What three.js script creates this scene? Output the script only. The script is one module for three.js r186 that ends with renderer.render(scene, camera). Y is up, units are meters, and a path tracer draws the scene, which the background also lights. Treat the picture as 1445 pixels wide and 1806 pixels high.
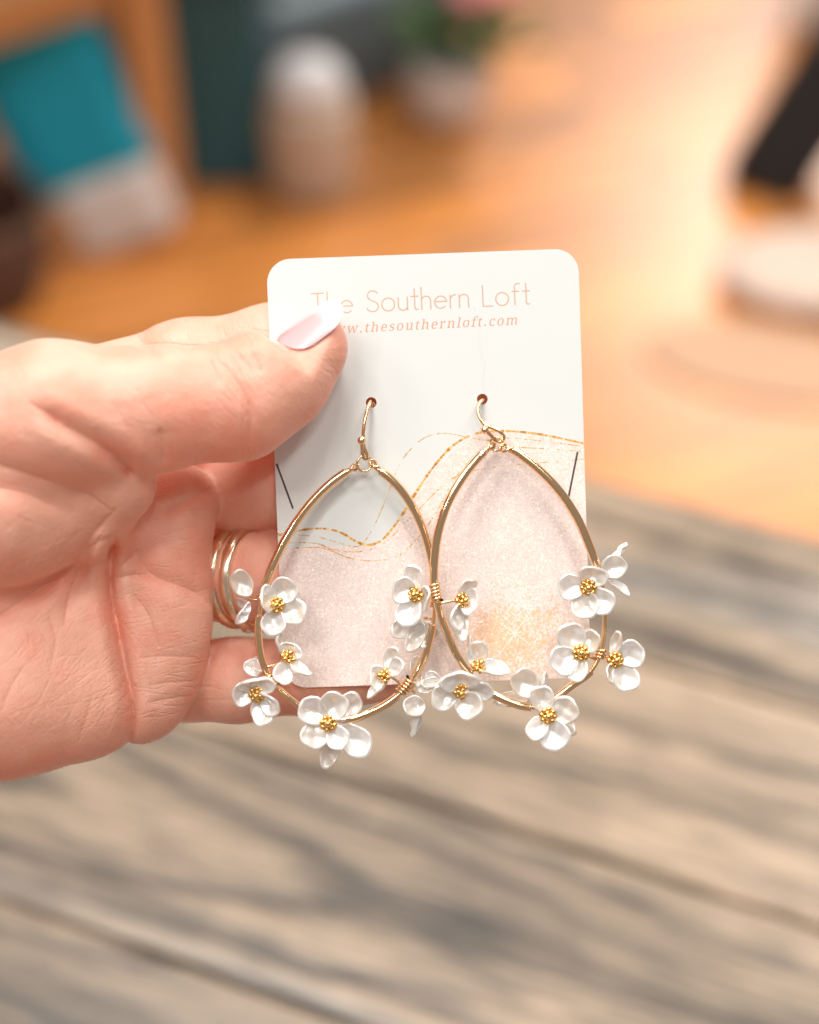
import * as THREE from 'three';
import { RoundedBoxGeometry } from 'three/addons/geometries/RoundedBoxGeometry.js';
import { mergeGeometries } from 'three/addons/utils/BufferGeometryUtils.js';
import { RectAreaLightUniformsLib } from 'three/addons/lights/RectAreaLightUniformsLib.js';

/* ------------------------------------------------------------------ camera, light, exposure */
const W = 1445, H = 1806;                    // photograph
const D = 0.30;                              // lens to card, metres; the card plane shows 10 photo pixels per millimetre
const EYE = new THREE.Vector3(0, 1.35, 0), PITCH = -Math.PI / 4, TABLE = 0.90, CEILING = 2.75;
const renderer = new THREE.WebGLRenderer({ antialias: true });
renderer.toneMapping = THREE.LinearToneMapping;
renderer.toneMappingExposure = 1.52;
renderer.shadowMap.enabled = true;
const scene = new THREE.Scene();
scene.background = new THREE.Color().setRGB(0.2, 0.182, 0.168);
const camera = new THREE.PerspectiveCamera(2 * Math.atan(H / 2 / 3000) * 180 / Math.PI, W / H, 0.02, 60);
camera.position.copy(EYE);
camera.rotation.set(PITCH, 0, 0);
camera.focus = 0.2975;
camera.userData.fStop = 6.3;
camera.updateMatrixWorld(true);
RectAreaLightUniformsLib.init();
const LAMPS = [                               // x, z, side, strength: square ceiling panels of the shop
  [-0.50, 0.30, 0.42, 11], [0.62, 0.12, 0.34, 9], [-0.25, -0.85, 0.5, 21], [-1.25, -0.25, 0.4, 8],
  [1.2, -1.6, 0.6, 18], [2.0, -2.4, 0.6, 18], [1.3, -5.4, 0.9, 18], [2.3, -6.4, 0.9, 23],
  [-0.95, 0.55, 0.12, 60], [0.22, 0.62, 0.12, 60], [0.85, -0.45, 0.12, 60], [-0.62, -0.42, 0.12, 70], [0.18, -0.35, 0.12, 60],
];

/* ------------------------------------------------------------------ helpers */
let seed = 7;
const rnd = () => { seed = (Math.imul(seed, 1664525) + 1013904223) >>> 0; return seed / 4294967296; };
const hash3 = (x, y, z) => { let h = Math.imul(x, 374761393) ^ Math.imul(y, 668265263) ^ Math.imul(z, 2147483647 ^ 1274126177); h = Math.imul(h ^ (h >>> 13), 1274126177); return ((h ^ (h >>> 16)) >>> 0) / 4294967296; };
const sm = (t) => t * t * (3 - 2 * t), mix = (a, b, t) => a + (b - a) * t, clamp = (x, a = 0, b = 1) => Math.min(b, Math.max(a, x));
function noise(x, y, z = 0) {
  const i = Math.floor(x), j = Math.floor(y), k = Math.floor(z), u = sm(x - i), v = sm(y - j), w = sm(z - k);
  const f = (a, b, c) => hash3(i + a, j + b, k + c);
  return mix(mix(mix(f(0, 0, 0), f(1, 0, 0), u), mix(f(0, 1, 0), f(1, 1, 0), u), v), mix(mix(f(0, 0, 1), f(1, 0, 1), u), mix(f(0, 1, 1), f(1, 1, 1), u), v), w);
}
const fbm = (x, y, z = 0, n = 4) => { let s = 0, a = 0.5; for (let i = 0; i < n; i++, a /= 2, x *= 2.03, y *= 2.03, z *= 2.03) s += a * noise(x, y, z); return s; };
const smoothstep = (a, b, x) => sm(clamp((x - a) / (b - a)));
const lin = (r, g, b) => new THREE.Color().setRGB(r, g, b);
const S = (o) => new THREE.MeshStandardMaterial(o), PH = (o) => new THREE.MeshPhysicalMaterial(o);
const taken = new Map();
const numbered = (n) => { const k = taken.get(n) ?? 0; taken.set(n, k + 1); return k ? n + '_' + String(k).padStart(3, '0') : n; };
function thing(name, label, category, group, position, quaternion) {
  const g = new THREE.Group(); g.name = numbered(name); scene.add(g);
  g.userData = { label, category }; if (group) g.userData.group = group;
  if (position) g.position.copy(position);
  if (quaternion) g.quaternion.copy(quaternion);
  return g;
}
function part(name, geometry, material, parent, label) {
  const m = new THREE.Mesh(geometry, material); m.name = name; m.castShadow = m.receiveShadow = true; parent.add(m);
  if (label) m.userData.label = label;
  return m;
}
// HOLD: axes of what the hand holds: x right, y up along the card, z towards the viewer; origin where the lens axis meets the card
const HOLDQ = camera.quaternion.clone();
const HOLD0 = new THREE.Vector3(0, 0, -D).applyQuaternion(HOLDQ).add(EYE);
const at = (px, py, z = 0) => { const k = (D - z / 1000) / 3000; return new THREE.Vector3((px - W / 2) * k, (H / 2 - py) * k, z / 1000); };   // photo pixel + depth in mm -> HOLD
const held = (name, label, category, origin, group) => { const g = thing(name, label, category, group, origin.clone().applyQuaternion(HOLDQ).add(HOLD0), HOLDQ); g.userData.o = origin; return g; };
const rayTo = (px, py, y) => { const d = new THREE.Vector3((px - W / 2) / 3000, (H / 2 - py) / 3000, -1).applyQuaternion(HOLDQ); return EYE.clone().addScaledVector(d, (y - EYE.y) / d.y); };
const canvas = (w, h) => { const c = document.createElement('canvas'); c.width = w; c.height = h; return c; };
function dataTexture(w, h, f, srgb = false) {
  const d = new Uint8Array(w * h * 4);
  for (let y = 0, o = 0; y < h; y++) for (let x = 0; x < w; x++, o += 4) { const c = f(x / w, y / h, x, y); d[o] = clamp(c[0]) * 255; d[o + 1] = clamp(c[1]) * 255; d[o + 2] = clamp(c[2]) * 255; d[o + 3] = 255; }
  const t = new THREE.DataTexture(d, w, h); t.wrapS = t.wrapT = THREE.RepeatWrapping; t.magFilter = THREE.LinearFilter; if (srgb) t.colorSpace = THREE.SRGBColorSpace; t.needsUpdate = true; return t;
}

/* ------------------------------------------------------------------ lamps */
for (const [x, z, s, power] of LAMPS) {
  const small = s < 0.2, g = thing(small ? 'spot_lamp' : 'ceiling_lamp', small ? 'small bright square spot lamp on the shop ceiling' : 'wide square white panel lamp on the shop ceiling', 'lamp', small ? 'small ceiling spot lamps' : 'ceiling panel lamps', new THREE.Vector3(x, CEILING, z));
  part('housing', new RoundedBoxGeometry(s + 0.04, 0.05, s + 0.04, 2, 0.008).translate(0, 0.03, 0), S({ color: lin(0.7, 0.7, 0.7), roughness: 0.5 }), g);
  part('lamp_diffuser', new THREE.BoxGeometry(s, 0.004, s), S({ color: lin(0.8, 0.8, 0.8), emissive: lin(1, 0.96, 0.91), emissiveIntensity: 1 }), g);
  const l = new THREE.RectAreaLight(lin(1, 0.96, 0.91), power, s, s);
  l.position.set(0, -0.006, 0); l.rotation.x = -Math.PI / 2; g.add(l);
}

/* ------------------------------------------------------------------ floor */
{
  const t = dataTexture(1024, 1024, (u, v) => {
    const row = Math.floor(v * 12), f = fbm(u * 6 + row * 7.1, v * 90, 0, 4), tone = 0.82 + 0.3 * hash3(row, Math.floor(u * 3 + hash3(row, 1, 5) * 3), 2);
    const k = tone * (0.72 + 0.5 * f);
    return [0.90 * k, 0.575 * k, 0.275 * k];
  }, true);
  t.repeat.set(1, 1);
  const g = new THREE.PlaneGeometry(14, 14, 1, 1).rotateX(-Math.PI / 2).translate(0, 0, -2);
  const uv = g.attributes.uv; for (let i = 0; i < uv.count; i++) uv.setXY(i, uv.getX(i) * 14, uv.getY(i) * 14);
  const m = new THREE.Mesh(g, PH({ map: t, roughness: 0.4, clearcoat: 1, clearcoatRoughness: 0.34 })); m.name = 'floor'; m.userData = { kind: 'structure', label: 'warm orange brown wooden shop floor', category: 'floor' };
  m.receiveShadow = true; m.rotation.y = 0.35; scene.add(m);
}

/* ------------------------------------------------------------------ table */
{
  const A = rayTo(0, 565, TABLE), B = rayTo(W, 947, TABLE), e = B.clone().sub(A).normalize(), turn = Math.atan2(-e.z, e.x), PW = 0.081, LEN = 1.9, N = 9, TH = 0.034;
  const t = thing('wooden_table', 'rustic grey brown plank table below the hand', 'table', null, new THREE.Vector3(A.x, 0, A.z).addScaledVector(e, 0.22), new THREE.Quaternion().setFromAxisAngle(new THREE.Vector3(0, 1, 0), turn));
  const tex = [0, 1, 2, 3].map((k) => dataTexture(1024, 128, (u, v) => {          // u along 1.9 m, v across 81 mm
    const x = u * LEN * 10, y = v * 0.81;                                          // decimetres
    const wx = fbm(x * 0.33 + k * 17, y * 1.3, k * 3.3, 3) - 0.45, wy = fbm(x * 1.3 + 40, y * 4 + k * 9, 5, 3) - 0.45;
    const r = y * 8 + wx * 6.5 + wy * 1.4, ring = 0.5 + 0.5 * Math.sin(r * 3.1), fine = fbm(x * 7, y * 120 + wx * 30, k, 3), patch = fbm(x * 0.9 + k * 5, y * 3 + 3, 9, 3);
    const late = Math.pow(ring, 9), kx = [7.2, 4.4, 10.1, 8.3][k] - x, ky = [0.25, 0.6, 0.4, 0.5][k] - y, knot = Math.exp(-(kx * kx * 22 + ky * ky * 90));
    const arch = k === 2 ? smoothstep(5.5, 7.5, x) * smoothstep(11, 9.6, x) : 0, cc = (y - 0.40 + wy * 0.12) ** 2 * 30 + (x - 9.35) * 1.5 + wx * 1.2, al = Math.pow(0.5 + 0.5 * Math.sin(cc * 3.2), 6);
    let d = 0.57 + 0.26 * (fine - 0.45) * 2 + 0.34 * (patch - 0.45) - 0.17 * mix(late, al * 1.5, arch) - 0.3 * knot - 0.15 * smoothstep(0.5, 0.68, fbm(x * 0.35, y * 9 + k, 21, 3));
    d *= [1.04, 0.98, 0.94, 0.78][k];
    const grey = smoothstep(0.4, 0.62, fbm(x * 0.6 + 3, y * 2.2 + k * 4, 31, 3)) * 0.75;
    return [d * mix(1.0, 0.92, grey), d * mix(0.87, 0.88, grey), d * mix(0.73, 0.84, grey)];
  }, true));
  const mats = tex.map((m) => S({ map: m, bumpMap: m, bumpScale: 0.0006, roughness: 0.4 }));
  for (let i = 0; i < N; i++) {
    const g = new RoundedBoxGeometry(LEN, TH, PW - 0.0012, 2, 0.0022), p = g.attributes.position, uv = g.attributes.uv, off = i === 2 ? 0.5 : rnd();
    for (let j = 0; j < p.count; j++) uv.setXY(j, p.getX(j) / LEN + off, p.getZ(j) / PW + 0.5);
    part('plank', g.translate(0, TABLE - TH / 2 - (i % 3) * 0.0004, PW * (i + 0.5)), mats[[0, 1, 2, 3, 2, 0, 3, 1, 2][i]], t);
  }
  const dark = S({ color: lin(0.09, 0.07, 0.055), roughness: 0.7 });
  const cross = PW * N;
  for (const x of [-0.75, 0, 0.75]) part('batten', new RoundedBoxGeometry(0.09, 0.03, cross - 0.06, 1, 0.003).translate(x, TABLE - TH - 0.0175, cross / 2), dark, t);
  for (const x of [-0.85, 0.85]) for (const z of [0.07, cross - 0.07]) part('leg', new RoundedBoxGeometry(0.07, TABLE - TH - 0.002, 0.07, 1, 0.004).translate(x, (TABLE - TH - 0.002) / 2, z), dark, t);
}

/* ------------------------------------------------------------------ things on the floor behind, far out of focus */
{
  const Q = (a) => new THREE.Quaternion().setFromAxisAngle(new THREE.Vector3(0, 1, 0), a);
  const wood = S({ color: lin(0.52, 0.25, 0.095), roughness: 0.5 }), rb = (x, y, z, r = 0.006) => new RoundedBoxGeometry(x, y, z, 2, r);
  // unseen fabric panel added above the view to shade the left floor
  const hp = thing('added_shade_panel', 'unseen grey panel added to shade the floor around the wooden stand', 'shade panel', null, new THREE.Vector3(-0.60, 0.90, -1.3));
  { const g = new THREE.PlaneGeometry(1.1, 1.4, 90, 2), p = g.attributes.position; for (let i = 0; i < p.count; i++) p.setZ(i, 0.02 * Math.sin(p.getX(i) * 38) + 0.008 * Math.sin(p.getX(i) * 91 + 1)); g.computeVertexNormals(); const b = g.clone().translate(0, 0, -0.003); b.index.array.reverse(); b.computeVertexNormals(); part('fabric', mergeGeometries([g, b]).translate(0, 0.70, 0), S({ color: lin(0.16, 0.13, 0.11), roughness: 0.95 }), hp); }
  part('rail', new THREE.CylinderGeometry(0.012, 0.012, 1.2, 16).rotateZ(Math.PI / 2).translate(0, 1.415, 0), S({ color: lin(0.05, 0.05, 0.05), roughness: 0.4, metalness: 1 }), hp);
  for (const x of [-0.5, 0.5]) part('rod', new THREE.CylinderGeometry(0.005, 0.005, 0.46, 10).translate(x, 1.655, 0), S({ color: lin(0.05, 0.05, 0.05), roughness: 0.4, metalness: 1 }), hp);
  // wooden frame stand: posts, rails
  const f0 = rayTo(285, 395, 0), st = thing('display_stand', 'orange brown wooden frame stand around a teal and white cushion', 'stand', null, f0, Q(0.62));
  for (const [x, z] of [[0, 0], [-0.34, 0], [0, -0.3], [-0.34, -0.3]]) part('post', rb(0.06, 0.40, 0.06).translate(x, 0.20, z), wood, st);
  for (const z of [0, -0.3]) { part('rail', rb(0.276, 0.06, 0.035).translate(-0.17, 0.365, z), wood, st); part('rail', rb(0.276, 0.04, 0.03).translate(-0.17, 0.05, z), wood, st); }
  for (const x of [0, -0.34]) part('rail', rb(0.035, 0.05, 0.236).translate(x, 0.365, -0.15), wood, st);
  // cushion leaning in front of the stand
  const c0 = rayTo(226, 440, 0), cu = thing('cushion', 'square cushion, teal above and white below, leaning in the wooden stand', 'cushion', null, c0, new THREE.Quaternion().setFromEuler(new THREE.Euler(-0.12, 0.2, 0.26, 'YXZ')));
  const pil = (w, h, d) => { const g = new RoundedBoxGeometry(w, h, d, 6, d * 0.48), p = g.attributes.position; for (let i = 0; i < p.count; i++) { const x = p.getX(i) / w * 2, y = p.getY(i) / h * 2; p.setZ(i, p.getZ(i) * (0.35 + 0.65 * (1 - x * x) * (1 - y * y) + 0.1)); } g.computeVertexNormals(); return g; };
  part('teal_panel', pil(0.175, 0.25, 0.07).translate(0, 0.228, 0), S({ color: lin(0.005, 0.36, 0.54), roughness: 0.85 }), cu);
  part('white_panel', pil(0.155, 0.13, 0.068).translate(0.005, 0.066, 0), S({ color: lin(0.72, 0.68, 0.66), roughness: 0.9 }), cu);
  // dark teal box behind
  const b0 = rayTo(395, 330, 0), bx = thing('storage_box', 'dark teal box with a slate lid beside the wooden stand', 'box', null, b0, Q(0.1));
  part('body', rb(0.12, 0.3, 0.16, 0.01).translate(0.005, 0.15, -0.08), S({ color: lin(0.02, 0.115, 0.15), roughness: 0.6 }), bx);
  part('lid', rb(0.13, 0.03, 0.17, 0.008).translate(0.005, 0.316, -0.08), S({ color: lin(0.06, 0.12, 0.14), roughness: 0.6 }), bx);
  // slate grey crate farther back
  const s0 = rayTo(640, 165, 0), sc = thing('slate_crate', 'slate grey low crate behind the white pots', 'crate', null, s0, Q(0.62));
  const slate = S({ color: lin(0.11, 0.15, 0.17), roughness: 0.7 });
  part('side', rb(0.34, 0.16, 0.02).translate(0, 0.08, 0), slate, sc); part('side', rb(0.34, 0.16, 0.02).translate(0, 0.08, -0.24), slate, sc);
  for (const x of [-0.16, 0.16]) part('end', rb(0.02, 0.16, 0.218).translate(x, 0.08, -0.12), slate, sc);
  part('base', rb(0.298, 0.015, 0.218, 0.003).translate(0, 0.012, -0.12), slate, sc);
  const pg = thing('grey_bundle', 'pale blue grey folded cloth lying in the slate crate', 'cloth', null, s0.clone().add(new THREE.Vector3(-0.075, 0.0215, -0.07)), Q(0.62));
  const cloth = S({ color: lin(0.42, 0.5, 0.53), roughness: 0.95 });
  for (let k = 0; k < 4; k++) part('fold', rb(0.24 - k * 0.01, 0.05, 0.17 - k * 0.01, 0.02).translate(0, 0.026 + k * 0.05, 0), cloth, pg);
  // beige jar with a white domed lid
  const j0 = rayTo(552, 325, 0), jar = thing('lidded_jar', 'beige jar with a white domed lid in front of the slate crate', 'jar', null, j0);
  part('body', new THREE.LatheGeometry([[0.001, 0], [0.05, 0], [0.058, 0.01], [0.062, 0.08], [0.06, 0.13], [0.052, 0.145], [0.001, 0.145]].map((p) => new THREE.Vector2(...p)), 40), S({ color: lin(0.56, 0.45, 0.36), roughness: 0.6 }), jar);
  part('lid', new THREE.LatheGeometry([[0.001, 0.147], [0.05, 0.147], [0.05, 0.165], [0.038, 0.185], [0.015, 0.195], [0.001, 0.197]].map((p) => new THREE.Vector2(...p)), 40), S({ color: lin(0.75, 0.73, 0.74), roughness: 0.4 }), jar);
  // white pot with a plant
  const p0 = rayTo(790, 205, 0), pot = thing('plant_pot', 'white round pot holding a green plant with pink flowers', 'pot', null, p0);
  part('pot', new THREE.LatheGeometry([[0.001, 0], [0.045, 0], [0.058, 0.03], [0.06, 0.07], [0.053, 0.1], [0.046, 0.1], [0.046, 0.085], [0.001, 0.085]].map((p) => new THREE.Vector2(...p)), 40), S({ color: lin(0.74, 0.7, 0.68), roughness: 0.45 }), pot);
  const leaves = [], leaf = new THREE.SphereGeometry(1, 8, 6);
  for (let k = 0; k < 46; k++) { const a = rnd() * 6.283, r = 0.02 + 0.075 * rnd(), h = 0.1 + 0.09 * rnd(); leaves.push(leaf.clone().scale(0.03, 0.004, 0.014).rotateZ(0.5 * rnd()).rotateY(-a).translate(0.025 + Math.cos(a) * r, h, Math.sin(a) * r * 0.8)); }
  part('foliage', mergeGeometries(leaves), S({ color: lin(0.07, 0.15, 0.045), roughness: 0.7 }), pot);
  for (let k = 0; k < 4; k++) { const b = []; for (let i = 0; i < 6; i++) b.push(leaf.clone().scale(0.016, 0.006, 0.011).translate(0.014, 0, 0).rotateY(i * 1.047)); part('flower', mergeGeometries(b).translate(0.03 + 0.045 * Math.cos(k * 1.7), 0.2 + 0.012 * k, 0.035 * Math.sin(k * 1.7)), S({ color: lin(0.68, 0.2, 0.22), roughness: 0.7 }), pot); }
  // dark case on the right, leaning
  const d0 = rayTo(1338, 340, 0), dc = thing('black_case', 'slim black case leaning beside the pale floor patch', 'case', null, d0, new THREE.Quaternion().setFromEuler(new THREE.Euler(-0.35, -0.2, -0.42, 'YXZ')));
  part('shell', rb(0.11, 0.32, 0.1, 0.02).translate(0, 0.155, -0.03), S({ color: lin(0.012, 0.01, 0.01), roughness: 0.45 }), dc);
  part('handle', new THREE.TorusGeometry(0.03, 0.006, 8, 20, Math.PI).translate(0, 0.314, -0.03), S({ color: lin(0.02, 0.017, 0.015), roughness: 0.5 }), dc);
  // pale dome stands for a light pool, oval disc for a shadow patch
  const r0 = rayTo(1430, 520, 0), lightPool = thing('light_pool_dome', 'pale pink low dome added for the light pool on the floor below the black case', 'cushion', null, r0);
  { const g = new THREE.SphereGeometry(1, 40, 24), p = g.attributes.position; for (let i = 0; i < p.count; i++) { const y = p.getY(i); p.setXYZ(i, p.getX(i) * 0.125, 0.026 + Math.sign(y) * Math.pow(Math.abs(y), 0.8) * 0.0255, p.getZ(i) * 0.085); } g.computeVertexNormals(); part('cover', g.translate(0.01, 0, -0.02), S({ color: lin(0.76, 0.6, 0.5), roughness: 1 }), lightPool); part('pool_rim', new THREE.TorusGeometry(1, 0.03, 8, 60).rotateX(Math.PI / 2).scale(0.126, 0.126, 0.086).translate(0.01, 0.026, -0.02), S({ color: lin(0.72, 0.56, 0.46), roughness: 1 }), lightPool); }
  const gr = rayTo(1350, 640, 0), gb = thing('shadow_patch_disc', 'flat pinkish grey oval disc added for the shadow patch on the floor', 'mat', null, gr, Q(-0.25));
  part('patch_disc', new THREE.LatheGeometry([[0.001, 0.008], [0.9, 0.008], [0.98, 0.006], [1, 0.003], [0.98, 0.001], [0.001, 0.001]].map((p) => new THREE.Vector2(...p)), 56).scale(0.15, 1, 0.075), S({ color: lin(0.64, 0.40, 0.26), roughness: 1 }), gb);
  // white box in the far corner, brown basket at left
  const w0 = rayTo(1440, 60, 0), wb = thing('white_box', 'white box standing on the floor beyond the black case', 'box', null, w0, Q(-0.3));
  part('body', rb(0.16, 0.16, 0.16, 0.008).translate(0.03, 0.08, -0.08), S({ color: lin(0.8, 0.78, 0.77), roughness: 0.6 }), wb); part('lid', rb(0.168, 0.03, 0.168, 0.006).translate(0.03, 0.1765, -0.08), S({ color: lin(0.82, 0.8, 0.79), roughness: 0.6 }), wb);
  const k0 = rayTo(-25, 575, 0), bk = thing('brown_basket', 'dark brown basket on the floor before the wooden stand', 'basket', null, k0);
  part('bowl', new THREE.LatheGeometry([[0.001, 0.001], [0.07, 0.001], [0.09, 0.06], [0.092, 0.13], [0.085, 0.13], [0.082, 0.06], [0.064, 0.012], [0.001, 0.012]].map((p) => new THREE.Vector2(...p)), 40).translate(-0.01, 0, -0.06), S({ color: lin(0.1, 0.05, 0.035), roughness: 0.8 }), bk);
  part('rim', new THREE.TorusGeometry(0.0885, 0.007, 8, 48).rotateX(Math.PI / 2).translate(-0.01, 0.134, -0.06), S({ color: lin(0.13, 0.07, 0.05), roughness: 0.8 }), bk);
}

/* ------------------------------------------------------------------ the card */
const CW = 0.0546, CH = 0.0757, CT = 0.0005;
const CARDC = at(758.5, 829, 0), CARDQ = new THREE.Quaternion().setFromEuler(new THREE.Euler(THREE.MathUtils.degToRad(3.6), 0, THREE.MathUtils.degToRad(2.1), 'ZXY'));
const CARDM = new THREE.Matrix4().compose(CARDC, CARDQ, new THREE.Vector3(1, 1, 1)), CARDI = CARDM.clone().invert();
function onCard(px, py) {                     // photo pixel -> x, y on the card's face (m, from its middle)
  const o = new THREE.Vector3(0, 0, D).applyMatrix4(CARDI), p = at(px, py, 0).applyMatrix4(CARDI), k = o.z / (o.z - p.z);
  return [o.x + (p.x - o.x) * k, o.y + (p.y - o.y) * k];
}
const cardZ = (px, py) => { const [x, y] = onCard(px, py); return new THREE.Vector3(x, y, 0).applyMatrix4(CARDM).z * 1000; };
{
  const base = new THREE.Vector3(0, -CH / 2, 0).applyMatrix4(CARDM);
  const card = held('earring_card', 'white and rose glitter earring display card held between thumb and fingers', 'card', base);
  const TWX = 1440, THY = 1996, cv = canvas(TWX, THY), g = cv.getContext('2d'), u = (px, py) => { const [x, y] = onCard(px, py); return [(x / CW + 0.5) * TWX, (0.5 - y / CH) * THY]; };
  const K = TWX / (CW * 1e4);                 // canvas pixels per photo pixel
  g.fillStyle = 'rgb(213,217,216)'; g.fillRect(0, 0, TWX, THY);
  const curve = (pts) => { const c = new THREE.CatmullRomCurve3(pts.map(([x, y]) => { const p = u(x, y); return new THREE.Vector3(p[0], p[1], 0); })); return c.getPoints(pts.length * 24); };
  const z6 = (l) => l.map(([x, y]) => [480 + x / 2.491, 680 + y / 2.491]);
  // rose field with its glitter
  const edge = curve(z6([[-40, 735], [50, 722], [170, 700], [300, 705], [400, 706], [480, 684], [560, 600], [630, 490], [710, 372], [800, 290], [880, 222], [980, 205], [1100, 205], [1240, 228], [1420, 262]]));
  const field = canvas(TWX, THY), f = field.getContext('2d');
  const im = f.createImageData(TWX, THY), dd = im.data;
  const [gx, gy] = u(930, 1130), [hx, hy] = u(860, 1120);
  for (let y = 0, o = 0; y < THY; y++) for (let x = 0; x < TWX; x++, o += 4) {
    if (y < THY * 0.38) continue;
    const n1 = fbm(x / 160, y / 160, 1, 3), n2 = fbm(x / 36 + y / 90, y / 50, 4, 3), n3 = noise(x / 4.2, y / 4.2, 8), n4 = noise(x / 7.5, y / 7.5, 3);
    const dens = Math.exp(-(((x - gx) / 300) ** 2 + ((y - gy) / 230) ** 2)) * 0.8 + 0.5 * Math.exp(-(((x - hx) / 130) ** 2 + ((y - hy) / 170) ** 2)) + (n2 - 0.45) * 0.7;
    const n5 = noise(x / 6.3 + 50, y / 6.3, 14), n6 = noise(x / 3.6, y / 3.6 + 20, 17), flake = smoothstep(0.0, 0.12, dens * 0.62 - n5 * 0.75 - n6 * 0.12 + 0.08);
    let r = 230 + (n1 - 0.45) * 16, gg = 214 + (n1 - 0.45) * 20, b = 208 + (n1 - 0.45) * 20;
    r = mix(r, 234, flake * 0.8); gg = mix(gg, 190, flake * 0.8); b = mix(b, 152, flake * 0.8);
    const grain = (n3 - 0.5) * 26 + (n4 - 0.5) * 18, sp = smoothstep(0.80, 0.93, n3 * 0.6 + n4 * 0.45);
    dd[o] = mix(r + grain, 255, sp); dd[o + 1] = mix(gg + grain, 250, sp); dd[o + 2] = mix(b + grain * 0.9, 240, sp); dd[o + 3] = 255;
  }
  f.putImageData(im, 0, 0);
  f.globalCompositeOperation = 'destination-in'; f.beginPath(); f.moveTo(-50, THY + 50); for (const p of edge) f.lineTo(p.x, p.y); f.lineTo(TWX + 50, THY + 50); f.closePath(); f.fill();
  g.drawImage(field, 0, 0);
  // printed sparkles
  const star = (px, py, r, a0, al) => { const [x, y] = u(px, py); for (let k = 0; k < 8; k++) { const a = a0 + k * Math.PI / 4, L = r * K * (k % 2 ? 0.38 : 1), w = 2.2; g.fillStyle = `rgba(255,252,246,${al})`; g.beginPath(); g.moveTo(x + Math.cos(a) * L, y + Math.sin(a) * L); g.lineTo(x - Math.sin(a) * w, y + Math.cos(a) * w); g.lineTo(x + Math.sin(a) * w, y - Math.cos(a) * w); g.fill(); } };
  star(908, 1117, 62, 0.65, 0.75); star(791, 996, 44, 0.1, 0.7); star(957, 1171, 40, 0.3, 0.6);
  // broken gold foil lines
  const foil = (pts, w, keep) => {
    const c = curve(z6(pts));
    for (let i = 0; i + 1 < c.length; i++) for (let k = 0; k < 3; k++) {
      const t = k / 3, x = mix(c[i].x, c[i + 1].x, t), y = mix(c[i].y, c[i + 1].y, t), n = noise(x / 9, y / 9, 11) * 0.6 + noise(x / 42, y / 42, 5) * 0.5;
      if (n > keep) continue;
      const s = w * (0.65 + 0.7 * noise(x / 14, y / 14, 2)), q = noise(x / 5, y / 5, 7);
      g.fillStyle = q < 0.35 ? 'rgb(176,118,40)' : q < 0.7 ? 'rgb(214,164,82)' : 'rgb(236,204,140)';
      g.beginPath(); g.ellipse(x, y, s, s * 0.9, 0, 0, 7); g.fill();
    }
  };
  foil([[20, 660], [100, 640], [220, 628], [300, 645], [380, 690], [430, 700], [480, 680], [550, 600], [620, 490], [700, 370], [800, 260], [900, 210], [1000, 200], [1150, 210], [1350, 250], [1410, 266]], 5.6, 0.72);
  foil([[20, 650], [95, 655], [200, 665], [290, 690], [380, 706], [430, 650], [500, 500], [550, 370], [600, 290], [680, 225], [760, 210], [850, 225], [940, 240], [1040, 232], [1200, 245], [1400, 272]], 2.0, 0.6);
  foil([[20, 688], [60, 690], [200, 695], [270, 720], [380, 730], [480, 700], [600, 590], [750, 440], [830, 390], [1000, 355], [1140, 342], [1400, 322]], 2.1, 0.62);
  foil([[20, 722], [55, 718], [230, 715], [330, 755], [450, 770], [560, 745], [640, 670], [720, 560], [790, 430], [880, 320], [1000, 275], [1150, 275], [1400, 292]], 2.1, 0.6);
  // dark slit marks
  g.strokeStyle = 'rgb(70,56,58)'; g.lineCap = 'butt'; g.lineWidth = 3.4 * K;
  for (const [a, b] of [[[488, 818], [517, 897]], [[1019, 797], [1003, 877]]]) { g.beginPath(); g.moveTo(...u(...a)); g.lineTo(...u(...b)); g.stroke(); }
  // lettering: a thin geometric hand, drawn stroke by stroke. x advances in units of the cap height
  const ink = 'rgb(203,163,138)'; g.strokeStyle = ink; g.fillStyle = ink; g.lineCap = 'round'; g.lineJoin = 'round';
  const [tx0, ty0] = u(551, 555), [tx1, ty1] = u(935, 536.5), capH = 36.5 * K, ang = Math.atan2(ty1 - ty0, tx1 - tx0);
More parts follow.
